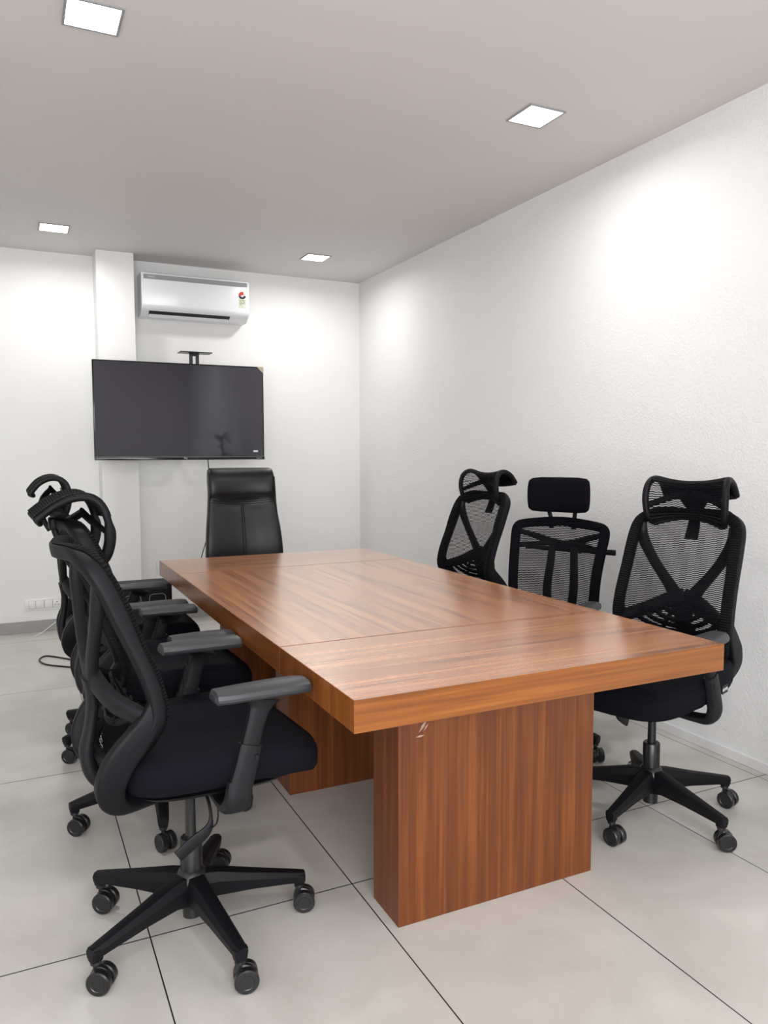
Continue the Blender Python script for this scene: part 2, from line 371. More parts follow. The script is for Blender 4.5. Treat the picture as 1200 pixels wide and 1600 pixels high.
for (x0, z0, x1, z1, wd) in ((.985, .545, 1.012, .578, .0035), (.99, .56, 1.02, .585, .002), (1.0, .548, 1.018, .57, .002), (.975, .535, 1.005, .537, .003)):
    d = Vector((x1-x0, 0, z1-z0)).normalized(); nn = Vector((-d.z, 0, d.x))*wd
    a, b = Vector((x0, 1.8315, z0)), Vector((x1, 1.8315, z1)); mdl = (a+b)/2
    vv = [bm.verts.new(p) for p in (a, mdl-nn, b, mdl+nn)]; bm.faces.new(vv)
link('scuff_mark', bm, M_scuff, tb)

# ------------------------------------------------------------------ shared chair pieces
def caster(parent, tip, swivel, legrot):
    """twin-wheel caster under the leg tip; swivel is the direction of the axle in chair space"""
    bm = bmesh.new(); A = Vector((math.cos(swivel), math.sin(swivel), 0)); T = Vector((-A.y, A.x, 0)); R = .0305
    c = Vector(tip)+T*.014; c.z = R
    for s in (-1, 1): disc(bm, c+A*(s*.0165), A, R, .021)
    disc(bm, c, A, .012, .02, 12, .001)
    # hood between the wheels
    sweep(bm, [(*(c+T*.022+Vector((0, 0, .004))), .004, .006), (*(c+T*.012+Vector((0, 0, .024))), .004, .0065), (*(c-T*.010+Vector((0, 0, .029))), .005, .0065), (*(c-T*.026+Vector((0, 0, .010))), .004, .006)], (0, 0, 1), 4, 8)
    sx, sy = tip[0], tip[1]
    lathe(bm, [(.0075, .045), (.0075, .068), (.014, .069), (.014, .082), (.010, .090)], (sx, sy), 14)
    return link('caster', bm, M_wheel, parent, 35)
def star_base(t, ang0, swivels, R=.305, mat=M_plastic):
    bm = bmesh.new()
    lathe(bm, [(.022, .042), (.026, .044), (.026, .10), (.046, .105), (.048, .150), (.036, .172), (.030, .178), (.030, .262), (.027, .266), (.015, .266), (.014, .40)])
    link('gas_lift', bm, M_gas, t, 40)
    for i in range(5):
        a = ang0+i*2*PI/5; ca, sa = math.cos(a), math.sin(a)
        prof = [(.020, .128, .042, .034), (.07, .131, .034, .030), (.16, .120, .024, .0255), (.25, .108, .0175, .0215), (.297, .1015, .0145, .019), (R+.012, .099, .013, .015)]
        rings = []
        for r, z, hh, ww in prof:     # ridged section: flat-sided with a bevelled top
            c = Vector((r*ca, r*sa, z)); S = Vector((-sa, ca, 0)); Z = Vector((0, 0, 1))
            sec = [(-ww*.80, -hh), (-ww, hh*.25), (-ww*.62, hh*.92), (-ww*.30, hh), (ww*.30, hh), (ww*.62, hh*.92), (ww, hh*.25), (ww*.80, -hh)]
            rings.append([c+S*u+Z*v for u, v in sec])
        bm = loft(bmesh.new(), rings)
        # turned-down foot that holds the caster stem
        rr = R-.004; rings = []
        for z, ww in ((.108, .0185), (.098, .019), (.084, .0165), (.078, .015)):
            rings.append([(rr*ca+u*ca-v*sa, rr*sa+u*sa+v*ca, z) for u, v in ngon_ring(12, .0155, ww, 3.5)])
        loft(bm, rings)
        lg = link('leg', bm, mat, t, 28)
        sw = swivels[i] if swivels else random.uniform(0, 6.28)
        caster(lg, (rr*ca, rr*sa, 0), sw, a)
def seat_outline(x0, x1, hw, n=56, nose=.30, taper=.02):
    out = []
    for i in range(n):
        t = 2*PI*i/n; c, s = math.cos(t), math.sin(t)
        p = 5.0 if c < 0 else 3.6
        u = math.copysign(abs(c)**(2/p), c); v = math.copysign(abs(s)**(2/p), s)
        out.append(((x0+x1)/2+u*(x1-x0)/2, v*(hw-(taper if u < 0 else 0)*abs(u))))
    return out
def seat(t, x0=-.205, x1=.325, hw=.258, zt=.572, zb=.472, mat=M_cushion, tagx=False):
    ol = seat_outline(x0, x1, hw); th = zt-zb
    f = lambda x, y: -.045*max(0, (x-x1+.14)/.14)**2+.018*(abs(y)/hw)**3*(1 if x < .15 else .5)
    ff = lambda x, y: f(x, y)
    bm = cushion(bmesh.new(), ol, [(.02, zb), (.6, zb), (.90, zb+.004), (.965, zb+.012), (.995, zb+th*.30), (1, zb+th*.5), (1, zb+th*.72), (.988, zb+th*.84), (.978, zb+th*.855), (.972, zb+th*.92), (.945, zb+th*.985), (.75, zt+.002), (.5, zt-.003), (.25, zt-.006), (.02, zt-.006)], ff)
    s = link('seat', bm, mat, t, 60)
    # underside shell
    ol2 = seat_outline(x0+.02, x1-.05, hw-.03)
    bm = cushion(bmesh.new(), ol2, [(.02, zb-.022), (.55, zb-.022), (.9, zb-.010), (1, zb+.006), (.9, zb+.01), (.02, zb+.01)])
    link('seat_shell', bm, M_plastic, t, 50)
    return s
def mechanism(t, lever=True, ys=-1):
    bm = box(bmesh.new(), (-.13, -.075, .412), (.10, .075, .447), .008)
    box(bm, (-.055, -.045, .392), (.06, .045, .416), .008)
    link('tilt_mechanism', bm, M_plastic, t, 40)
    bm = bmesh.new()
    sweep(bm, [(.02, ys*.06, .420, .004, .004), (.022, ys*.10, .40, .004, .004), (.020, ys*.125, .365, .004, .005), (.008, ys*.130, .338, .0045, .013), (-.030, ys*.130, .313, .0045, .017), (-.070, ys*.130, .287, .004, .015)], (0, 1, 0), 4, 10, 4)
    tube(bm, [(.02, ys*.10, .455), (.035, ys*.135, .40), (.03, ys*.14, .355), (.005, ys*.13, .340)], .0022, 4, 6)
    link('height_lever', bm, M_plastic2, t, 60)
def armrest(t, side, x=.085, lean=.045, zp=.735, y=.256, padL=.125, rot=0, rake=0):
    y = y*side
    bm = bmesh.new()
    # bracket from under the seat, elbow and rising post
    sweep(bm, [(x-.045, y*.45, .442, .030, .010), (x-.045, y*.82, .438, .032, .012), (x-.043, y*.99, .446, .034, .018), (x-.038, y*1.05, .475, .034, .019), (x-.034, y*1.05, .515, .031, .0175)], (1, 0, 0), 5, 14, 3)
    sweep(bm, [(x-.034, y*1.05, .50, .031, .0180), (x-.018, y*1.05, .55, .030, .0175), (x-.004, y*1.04, .600, .029, .017)], (1, 0, 0), 4, 14, 3.4)
    sweep(bm, [(x-.010, y*1.04, .58, .024, .013), (x+.012, y*1.04, .66, .024, .013), (x+.022, y*1.03, zp-.040, .030, .016), (x+.026, y*1.02, zp-.022, .050, .026)], (1, 0, 0), 4, 14, 3.2)
    box(bm, (x+.000, y*1.04+side*.0165, .565), (x+.010, y*1.04+side*.0195, .577), .001, 1)
    a = link('armrest', bm, M_plastic2, t, 40)
    # pad: long, bevelled rim, front end wider
    L = padL; cx = x+.028; sec = []
    for u, wd, dz in ((-1, .022, -.001), (-.95, .031, 0), (-.75, .037, 0), (-.3, .041, .001), (.3, .045, .001), (.8, .043, 0), (.95, .036, -.002), (1, .026, -.004)):
        px = cx+u*L; z = zp+dz+rake*u
        ring = []
        for v, h in ((-.80, -.012), (-.97, -.006), (-1, .000), (-.90, .008), (-.62, .0135), (0, .015), (.62, .0135), (.90, .008), (1, 0), (.97, -.006), (.80, -.012)):
            k = .5 if abs(u) == 1 else 1
            ring.append((px, y*1.02+v*wd*1.1, z+h*k*1.12))
        sec.append(ring)
    pd = loft(bmesh.new(), sec)
    if rot: bmesh.ops.rotate(pd, verts=pd.verts, cent=(cx, y, zp), matrix=Matrix.Rotation(rot, 3, 'Z'))
    p = link('arm_pad', pd, M_pad, a, 28); p['label'] = 'charcoal arm pad with bevelled rim'
    return a

def edging(t, pts, hint, k=3, g=1.13, a0=-75, a1=105):
    """ribbed fabric turned over the front and outside of a swept frame"""
    P = crom([tuple(map(float, q)) for q in pts], k); rows = []; m = len(P)
    for i, q in enumerate(P):
        T = (Vector(P[min(m-1, i+1)][:3])-Vector(P[max(0, i-1)][:3])).normalized(); h = Vector(hint(q))
        N = (h-T*h.dot(T)).normalized(); B = T.cross(N); c = Vector(q[:3])
        r = []
        top = 1-min(1, abs(T.z)*1.3); e1 = 74+(a1-74)*top
        for j in range(11):
            a = math.radians(a0+(e1-a0)*j/10); u, v = math.cos(a), math.sin(a)
            u = math.copysign(abs(u)**(2/3.2), u); v = math.copysign(abs(v)**(2/3.2), v)
            r.append(c+N*q[3]*g*u+B*q[4]*g*v)
        rows.append(r)
    return uv_grid(rows, 'mesh_edging', M_rib, t)

# ------------------------------------------------------------------ task chair with X-braced mesh back
PROF = [(.555, -.205, .155), (.575, -.195, .18), (.605, -.175, .197), (.645, -.147, .208), (.69, -.127, .216), (.75, -.135, .216), (.81, -.155, .214), (.87, -.180, .212), (.93, -.203, .210), (.99, -.228, .208), (1.03, -.248, .203), (1.055, -.263, .190), (1.073, -.278, .160)]
def prof_at(z):
    for (z0, x0, w0), (z1, x1, w1) in zip(PROF, PROF[1:]):
        if z <= z1:
            t = max(0, (z-z0)/(z1-z0)); return x0+(x1-x0)*t, w0+(w1-w0)*t
    return PROF[-1][1:]
def back_pt(z, s, off=0):
    """s in -1..1 across; centre is recessed behind the edges"""
    x, wd = prof_at(z); return (x-.045*(1-s*s)+off, s*wd, z)
def x_task_chair(t, ang0, swivels, headrest=None, label_txt=False, mesh_mat=M_meshA, arm_rot=(0, 0), zp=.73, ax=.085, padL=.125):
    star_base(t, ang0, swivels)
    mechanism(t)
    st = seat(t)
    for s in (-1, 1): armrest(t, s, padL=padL, x=ax, zp=zp if not isinstance(zp, tuple) else zp[(s+1)//2], rot=arm_rot[(s+1)//2])
    # perimeter frame
    up = [(x, wd, z, .021, .017) for z, x, wd in PROF[1:]]
    up = [(p[0], p[1]-.010, p[2], .021+.004*(p[2] > .9), .019) for p in up]
    topc = [(-.296, .115, 1.083, .016, .018), (-.318, .0, 1.080, .014, .018)]
    loopR = up+topc; loopL = [(p[0], -p[1], p[2], p[3], p[4]) for p in reversed(up+topc[:1])]
    bm = bmesh.new()
    sweep(bm, loopR+loopL, lambda q: (1, -q[1]*1.2, .2), 3, 16, 4.5)
    edging(t, loopR+loopL, lambda q: (1, -q[1]*1.2, .2))
    # lower rails run back from the lumbar, down and forward under the seat
    for s in (-1, 1):
        sweep(bm, [(-.130, s*.204, .725, .018, .015), (-.148, s*.207, .680, .027, .016), (-.182, s*.206, .635, .034, .016), (-.218, s*.202, .590, .037, .017), (-.238, s*.192, .540, .036, .018), (-.232, s*.165, .492, .030, .022), (-.195, s*.13, .462, .022, .028), (-.11, s*.075, .448, .016, .03)], (1, 0, .25), 5, 16, 5.5)
    sweep(bm, [(-.190, -.17, .575, .012, .014), (-.225, -.10, .558, .012, .014), (-.238, 0, .553, .012, .014), (-.225, .10, .558, .012, .014), (-.190, .17, .575, .012, .014)], (1, 0, 0), 4, 10)
    fr = link('backrest_frame', bm, M_plastic, t, 40)
    # X brace behind the mesh
    bm = bmesh.new()
    for s in (-1, 1):
        sweep(bm, [(-.250, s*.182, 1.040, .012, .024), (-.250, s*.172, .985, .018, .021), (-.252, s*.134, .91, .015, .020), (-.252, s*.092, .85, .015, .020), (-.250, s*.050, .795, .015, .024), (-.245, s*.02, .745, .015, .034)], (1, 0, 0), 5, 12, 3)
        sweep(bm, [(-.250, s*.0, .765, .015, .036), (-.242, s*.05, .750, .016, .032), (-.215, s*.12, .715, .016, .028), (-.168, s*.180, .690, .016, .024), (-.140, s*.204, .680, .012, .020)], (1, 0, 0), 5, 12, 3)
    sweep(bm, [(-.255, 0, .75, .014, .05), (-.245, 0, .69, .014, .035), (-.252, 0, .62, .014, .028), (-.262, 0, .55, .018, .030), (-.235, 0, .48, .020, .034), (-.14, 0, .440, .016, .040)], (1, 0, 0), 5, 12, 3)
    link('back_brace', bm, M_plastic2, t, 60)
    # lumbar fan: slotted pad
    bm = bmesh.new()
    for k, r in enumerate((.05, .082, .114, .146)):
        pts = []
        for i in range(9):
            a = math.radians(-160+140*i/8); y = r*1.25*math.cos(a); z = .752+r*.80*math.sin(a)
            pts.append((back_pt(z, y/.25)[0]-.012, y, z, .004, .0095))
        sweep(bm, pts, (1, 0, 0), 2, 8)
    for a in (-150, -110, -70, -30):
        a = math.radians(a); pts = []
        for r in (.03, .09, .15):
            y = r*1.25*math.cos(a); z = .752+r*.80*math.sin(a); pts.append((back_pt(z, y/.25)[0]-.015, y, z, .004, .009))
        sweep(bm, pts, (1, 0, 0), 3, 8)
    link('lumbar_support', bm, M_plastic, t, 60)
    # mesh
    rows = []
    for i in range(40):
        z = .56+(1.074-.56)*i/39; rows.append([back_pt(z, s, .018) for s in [(-1+2*j/20)*.97 for j in range(21)]])
    uv_grid(rows, 'backrest_mesh', mesh_mat, t)
    if headrest: add_headrest(t, headrest)
    if label_txt:
        lb = link('seat_tag', box(bmesh.new(), (-.010, .2560, .506), (.037, .2592, .534), .0004, 1), M_dark, t)
        text_mesh('tag_lettering', 'BOXER', .0135, M_white, lb, Matrix.Translation((.0135, .2594, .520)) @ Matrix(((-1, 0, 0, 0), (0, 0, 1, 0), (0, 1, 0, 0), (0, 0, 0, 1))))
        lb['label'] = 'small black woven tag with white letters'
# side profile of headrest (x, z) from the bottom front, up, over and back
HR = [(-.262, 1.045), (-.238, 1.065), (-.225, 1.105), (-.222, 1.150), (-.234, 1.190), (-.262, 1.212), (-.300, 1.212), (-.340, 1.190), (-.372, 1.150)]
HR2 = [(-.222, .945), (-.188, .975), (-.172, 1.03), (-.176, 1.09), (-.196, 1.145), (-.232, 1.172), (-.285, 1.170), (-.34, 1.145), (-.392, 1.105)]
def add_headrest(t, kind):
    big = kind == 'tall'
    P = crom(HR2 if big else HR, 4); HW = .175 if big else .152; m = len(P)
    def pt(i, s, off=0):
        x, z = P[i]; u = i/(m-1)
        sad = (.036 if u < .45 else .020)*(1-s*s) if not big else .030*(1-s*s)
        a = P[max(0, i-1)]; b = P[min(m-1, i+1)]; tx, tz = b[0]-a[0], b[1]-a[1]; L = math.hypot(tx, tz); nx, nz = tz/L, -tx/L   # outward normal
        wd = HW*(.90+.10*math.sin(PI*min(1, u*1.4)))
        return (x-(sad+off)*nx, s*wd, z-(sad+off)*nz)
    bm = bmesh.new()
    for s in (-1, 1):
        q = [(*pt(i, s), .013 if big else .012, .016 if big else .012) for i in range(0, m, 2)]
        if big: q = [(*p[:3], p[3]+.006*(j < 6), p[4]) for j, p in enumerate(q)]
        sweep(bm, q, lambda p: (-.28-p[0], 0, 1.08-p[2]), 3, 12, 2.6)
    for i, hh in ((0, .017), (m-1, .010)):
        sweep(bm, [(*pt(i, s), .009, hh) for s in (-1, -.5, 0, .5, 1)], (1, 0, .3), 4, 10)
    hr = link('headrest', bm, M_plastic, t, 60)
    lo = int(m*.40) if big else 0
    cv = lambda j: (-1+2*j/16)*1.06
    of = -.020 if big else -.0125
    rows = [[pt(i, cv(j), of+(.010 if j in (0, 16) else 0)) for j in range(17)] for i in range(lo, m)]
    uv_grid(rows, 'headrest_mesh', M_rib if big else M_meshA, hr)
    if not big:      # opaque band at the foot of the headrest and along its rim
        rows = [[pt(i, cv(j), -.0132+(.012 if j in (0, 16) else 0)) for j in range(17)] for i in range(0, int(m*.23))]
        uv_grid(rows, 'headrest_band', M_rib, hr)
        rows = [[pt(i, cv(j), -.0132+(.012 if j in (0, 16) else 0)) for j in range(17)] for i in range(int(m*.56), m)]
        uv_grid(rows, 'headrest_band', M_rib, hr)
    # stalk, pivot and hand-shaped carrier behind the headrest
    bm = bmesh.new(); dx = .05 if big else 0; dz = -.05 if big else 0
    sweep(bm, [(-.296, 0, .985, .010, .026), (-.318, 0, 1.03, .011, .024), (-.330, 0, 1.08, .011, .022), (-.318+dx*.3, 0, 1.125+dz, .012, .050), (-.285+dx, 0, 1.165+dz, .010, .062)], (1, 0, 0), 4, 12, 3)
    for s in (-1, 1):
        sweep(bm, [(-.288+dx, s*.01, 1.165+dz, .007, .016), (-.275+dx, s*.06, 1.150+dz, .007, .014), (-.250+dx, s*.12, 1.125+dz, .007, .012), (-.236+dx, s*HW*.95, 1.112+dz, .007, .010)], (1, 0, 0), 4, 10)
    box(bm, (-.345, -.034, 1.06), (-.312, .034, 1.10), .006)
    link('headrest_stalk', bm, M_plastic, hr, 60)

# ------------------------------------------------------------------ task chair with pillow headrest
def pillow_chair(t, ang0, swivels):
    star_base(t, ang0, swivels); mechanism(t); seat(t)
    for s in (-1, 1): armrest(t, s, zp=.662)
    pr = [(.565, -.205, .185), (.59, -.20, .205), (.65, -.185, .213), (.75, -.195, .218), (.85, -.225, .226), (.93, -.255, .233), (.958, -.265, .228)]
    def bp(z, s):
        for (z0, x0, w0), (z1, x1, w1) in zip(pr, pr[1:]):
            if z <= z1: break
        k = max(0, min(1, (z-z0)/(z1-z0))); return x0+(x1-x0)*k-.035*(1-s*s), s*(w0+(w1-w0)*k)
    bm = bmesh.new()
    R = [(x, wd-.014, z, .013, .024) for z, x, wd in pr]
    loop = R+[(-.272, .19, .972, .013, .022), (-.287, .10, .984, .013, .022), (-.296, 0, .990, .013, .022), (-.287, -.10, .984, .013, .022), (-.272, -.19, .972, .013, .022)]+[(p[0], -p[1], p[2], p[3], p[4]) for p in reversed(R)]+[(-.235, -.09, .555, .013, .02), (-.24, 0, .55, .013, .02), (-.235, .09, .555, .013, .02)]
    sweep(bm, loop, (1, 0, 0), 3, 12, 3, closed=True)
    link('backrest_frame', bm, M_fabric, t, 60)
    bm = bmesh.new()
    for s in (-1, 1):
        sweep(bm, [(-.315, s*.052, .90, .010, .017), (-.305, s*.058, .80, .010, .019), (-.285, s*.066, .68, .011, .021), (-.27, s*.060, .58, .012, .022), (-.24, s*.05, .49, .013, .024), (-.15, s*.04, .440, .013, .028)], (1, 0, 0), 5, 12, 3)
        sweep(bm, [(-.262, s*.212, .938, .009, .012), (-.29, s*.13, .915, .010, .015), (-.312, s*.055, .885, .010, .020), (-.315, 0, .878, .010, .020)], (1, 0, 0), 5, 12, 3)
        sweep(bm, [(-.245, s*.214, .868, .008, .010), (-.285, s*.12, .878, .009, .012), (-.312, s*.04, .885, .010, .014)], (1, 0, 0), 5, 12, 3)
    sweep(bm, [(-.33, -.20, .852, .006, .009), (-.34, 0, .852, .008, .012), (-.33, .248, .852, .006, .014)], (1, 0, 0), 4, 10)
    link('back_brace', bm, M_plastic2, t, 60)
    rows = []
    for i in range(36):
        z = .565+(.968-.565)*i/35; r = []
        for j in range(19):
            s = (-1+j/9)*.97; x, y = bp(min(z, .9579), s); r.append((x+.014, y, z+.018*(1-s*s)*(i/35)))
        rows.append(r)
    uv_grid(rows, 'backrest_mesh', M_meshB, t)
    # pillow
    n = 40; rings = []
    for y, k in ((-.150, .0), (-.149, .45), (-.143, .78), (-.130, .93), (-.09, 1), (0, 1.0), (.09, 1), (.130, .93), (.143, .78), (.149, .45), (.150, .0)):
        k = max(k, .02); bow = .028*(y/.15)**2
        rings.append([(-.268+bow+u*k, y, 1.118+v*(.25+.75*k)*(1 if k > .1 else k*3)) for u, v in ngon_ring(n, .036, .083, 2.8)])
    hr = link('headrest', loft(bmesh.new(), rings), M_fabric, t, 70)
    for s in (-1, 1):
        bm = sweep(bmesh.new(), [(-.300, s*.055, .955, .008, .012), (-.300, s*.058, 1.00, .008, .010), (-.288, s*.066, 1.045, .008, .010), (-.272, s*.068, 1.09, .008, .012)], (1, 0, 0), 4, 10)
        link('headrest_stem', bm, M_plastic, hr, 60)

# ------------------------------------------------------------------ place the task chairs
D = math.radians
def sw(world_deg, rz): return [D(w_)-rz for w_ in world_deg]
G1 = 'mesh task chairs along the left side of the table'; G2 = 'mesh task chairs along the right wall'
def place(name, label, x, y, rzdeg, leg0deg, wd, fn, group, **kw):
    rz = D(rzdeg); t = thing(name, label, 'chair', (x, y, 0), rz, group)
    fn(t, D(leg0deg)-rz, sw(wd, rz), **kw); return t
place('office_chair', 'black mesh office chair without headrest nearest the camera on the left', .408, 2.079, 4, -7.5, (250, 240, 235, 240, 260), x_task_chair, G1)
place('office_chair', 'black office chair behind the nearest left one, with a large looped headrest', .450, 2.860, 2, 47, (240, 300, 235, 200, 250), x_task_chair, G1, headrest='tall', zp=.69, ax=.075, padL=.112)
place('office_chair', 'black office chair farthest back on the left side, headrest curling backwards', .434, 3.640, 0, 66, (240, 225, 235, 240, 250), x_task_chair, G1, headrest='curl', zp=.665)
place('office_chair', 'black mesh office chair nearest the camera on the right, beside the table corner', 2.065, 2.048, 200, 57, (300, 20, 190, 240, 195), x_task_chair, G2, headrest='curl', label_txt=True, zp=(.660, .715), ax=.165, padL=.110)
place('office_chair', 'black mesh office chair farthest along the right wall, with curled headrest', 2.09, 3.58, 187, 30, (300, 20, 190, 240, 195), x_task_chair, G2, headrest='curl', zp=.665)
place('office_chair', 'black mesh office chair with a padded pillow headrest, middle of the right side', 2.10, 2.79, 210, 3, (300, 20, 190, 240, 160), pillow_chair, G2)

# ------------------------------------------------------------------ leather chair at the head of the table (local +X is its front)
t = thing('executive_chair', 'tall black leather executive chair at the far head of the table under the television', 'chair', (1.285, 4.52, 0), D(-92))
star_base(t, D(20), [D(a) for a in (30, 200, 90, 120, 60)]); mechanism(t)
seat(t, mat=M_leather, zt=.50, zb=.42)
bp_ = [(.46, -.20, .215, .040), (.55, -.205, .235, .047), (.65, -.20, .243, .050), (.75, -.205, .240, .050), (.85, -.222, .232, .048), (.95, -.245, .220, .044), (1.03, -.262, .212, .046), (1.08, -.264, .210, .060), (1.14, -.272, .210, .064), (1.185, -.284, .208, .056), (1.212, -.296, .203, .038), (1.225, -.304, .190, .014)]
rings = []
for z, x, wd, th in crom(bp_, 3):
    r = []
    for u, v in ngon_ring(44, 1, 1, 4.2):
        bow = .035*v*v; groove = -.010*math.exp(-(v*wd/.006)**2) if (u > 0 and z < 1.03) else 0
        seam = -.012*math.exp(-((z-(1.025-.018*(1-v*v)))/.008)**2) if u > 0 else 0
        r.append((x+u*th+bow+groove+seam, v*wd, z))
    rings.append(r)
bk = link('backrest', loft(bmesh.new(), rings), M_leather, t, 80)
bm = bmesh.new()
def fx(z, y):
    q = crom(bp_, 3)
    for a, b in zip(q, q[1:]):
        if z <= b[0]:
            k = (z-a[0])/(b[0]-a[0]); x = a[1]+(b[1]-a[1])*k; wd = a[2]+(b[2]-a[2])*k; th = a[3]+(b[3]-a[3])*k
            return x+th+.035*(y/wd)**2
    return q[-1][1]
for dy in (-.006, .006): tube(bm, [(fx(z, dy)-.002, dy*(1+(1.02-z)*1.2), z) for z in (.50, .6, .7, .8, .9, 1.0)], .0016, 3, 6)
for dz in (-.006, .006): tube(bm, [(fx(1.025+dz-.018*(1-(y/.21)**2), y)-.004, y, 1.025+dz-.018*(1-(y/.21)**2)) for y in [-.195+.039*i for i in range(11)]], .0018, 2, 6)
link('seam', bm, M_stitch, bk, 60)
for s in (-1, 1):
    bm = bmesh.new(); z_ = [.50, .6, .7, .8, .9, 1.0, 1.1, 1.17]
    tube(bm, [(fx(z, s*.19)-.010, s*(.203 if z > 1 else .226-(z-.7)*.05), z) for z in z_], .004, 3, 8)
    link('piping', bm, M_leather, bk, 60)
for s in (-1, 1):
    bm = bmesh.new()
    sweep(bm, [(-.17, s*.262, .60, .016, .018), (-.12, s*.285, .655, .016, .022), (-.02, s*.290, .668, .015, .026), (.10, s*.288, .660, .015, .026), (.17, s*.280, .62, .014, .022), (.15, s*.270, .50, .014, .018), (.08, s*.22, .40, .014, .018), (.02, s*.10, .375, .012, .018)], (0, 0, 1), 5, 12)
    link('armrest', bm, M_gas, t, 60)

# ------------------------------------------------------------------ television, its mount, air conditioner
TVY = 5.80; TVX0, TVX1, TVZ0, TVZ1 = .527, 1.764, 1.272, 1.976
tv = thing('television', 'large flat black wall television, switched off, below the air conditioner', 'television', ((TVX0+TVX1)/2, TVY, TVZ0))
W2 = (TVX1-TVX0)/2; HH = TVZ1-TVZ0
link('housing', box(box(bmesh.new(), (-W2, 0, 0), (W2, .028, HH), .004), (-W2*.75, .026, .03), (W2*.75, .062, HH*.6), .012), M_tvframe, tv, 40)
link('screen', box(bmesh.new(), (-W2+.010, -.0012, .022), (W2-.010, .002, HH-.010)), M_screen, tv)
link('bottom_bezel', box(bmesh.new(), (-W2, -.006, -.002), (W2, .004, .020), .002), M_tvframe, tv, 40)
link('trim_line', box(bmesh.new(), (-W2+.004, -.0068, .0195), (W2-.004, -.003, .0215)), M_acg, tv)
FRONT = Matrix(((1, 0, 0, 0), (0, 0, -1, 0), (0, 1, 0, 0), (0, 0, 0, 1)))
text_mesh('logo', 'TCL', .016, M_white, tv, Matrix.Translation((.015, -.0066, .009)) @ FRONT)
text_mesh('corner_mark', 'Google TV', .009, M_white, tv, Matrix.Translation((W2-.045, -.0066, .009)) @ FRONT)
link('sticker', box(bmesh.new(), (W2-.088, -.0022, .055), (W2-.052, -.0013, .068)), M_white, tv)
bm = bmesh.new(); q = [(W2-.052, HH), (W2, HH), (W2, HH-.05)]
loft(bm, [[(x, y, z) for x, z in q] for y in (-.0026, -.0014)])
link('corner_film', bm, M_gold, tv)
mt = thing('television_mount', 'black steel wall mount holding the television, with a small shelf on top', 'wall mount', (1.18, Y1, 1.6))
bm = bmesh.new()
box(bm, (-.14, -.01, -.12), (.14, 0, .12), .002); 
link('wall_plate', bm, M_gas, mt)
bm = bmesh.new()
for s in (-1, 1):
    tube(bm, [(s*.10, -.02, 0), (s*.22, -.18, 0), (s*.08, -.33, 0)], .014, 1, 8)
link('swing_arm', bm, M_gas, mt, 60)
bm = bmesh.new()
for x in (-.2, .2): box(bm, (x-.018, -.341, -.22), (x+.018, -.333, .22), .002)
box(bm, (-.24, -.340, -.03), (.24, -.330, .03), .002)
link('bracket_rail', bm, M_gas, mt)
# shelf for a camera above the screen
sx0, sx1 = -.055+.09, .012+.09
bm = bmesh.new()
PX = 1.245-1.18
box(bm, (PX-.036, -.375, .2), (PX-.011, -.368, .452)); box(bm, (PX+.011, -.375, .2), (PX+.036, -.368, .452)); box(bm, (PX-.012, -.3745, .435), (PX+.012, -.3685, .452)); box(bm, (PX-.036, -.374, .19), (PX+.036, -.338, .205))
link('shelf_post', bm, M_gas, mt)
link('shelf', box(bmesh.new(), (PX-.118, -.465, .452), (PX+.118, -.345, .458), .002), M_gas, mt)

AX0, AX1, AZ0, AZ1, AY = .905, 1.715, 2.345, 2.652, 5.985
ac = thing('air_conditioner', 'white split air conditioner high on the back wall above the television', 'air conditioner', ((AX0+AX1)/2, Y1, AZ0))
aw = (AX1-AX0)/2; ah = AZ1-AZ0; adp = Y1-AY
sec = [(0, ah), (-adp+.02, ah), (-adp+.004, ah-.006), (-adp, ah-.02), (-adp, .075), (-adp+.008, .055), (-adp+.030, .035), (-adp+.085, .004), (-adp+.10, 0), (0, 0)]
bm = loft(bmesh.new(), [[(x, y*(1) if k else y*.985, z) for y, z in sec] for x, k in ((-aw, 0), (-aw+.006, 1), (aw-.006, 1), (aw, 0))])
link('casing', bm, M_acw, ac, 35)
link('trim_strip', box(bmesh.new(), (-aw+.012, -adp-.0012, ah-.050), (aw-.018, -adp+.003, ah-.016), .0004, 1), M_acg, ac)
bm = bmesh.new()
for x in (-aw+.004, aw-.017): box(bm, (x, -adp-.002, ah-.052), (x+.010, -adp+.004, ah-.014), .001)
link('trim_cap', bm, M_acw, ac)
bm = bmesh.new()     # outlet following the slanted underside
def sl(y): return (y+adp-.030)/.055*(-.031)+.035
slot = [(-adp+.034, sl(-adp+.034)-.0012), (-adp+.080, sl(-adp+.080)-.0012), (-adp+.080, sl(-adp+.08)+.004), (-adp+.034, sl(-adp+.034)+.004)]
loft(bm, [[(x, y, z) for y, z in slot] for x in (-aw+.055, aw-.145)])
link('air_outlet', bm, M_dark, ac)
bm = bmesh.new()
fl = [(-adp+.066, sl(-adp+.066)-.002), (-adp+.084, sl(-adp+.084)-.010), (-adp+.084, sl(-adp+.084)-.005), (-adp+.066, sl(-adp+.066)+.002)]
loft(bm, [[(x, y, z) for y, z in fl] for x in (-aw+.058, aw-.148)])
link('louvre', bm, M_acw, ac)
text_mesh('logo', 'DAIKIN', .016, M_white, ac, Matrix.Translation((-aw+.07, -adp-.0016, ah-.033)) @ FRONT)
lb = link('energy_label', box(bmesh.new(), (aw-.085, -adp-.0012, .095), (aw-.028, -adp-.0002, .17)), M_cream, ac)
lb['label'] = 'energy rating sticker with red and black dial'
bm = bmesh.new(); cx, cz = aw-.0565, .196
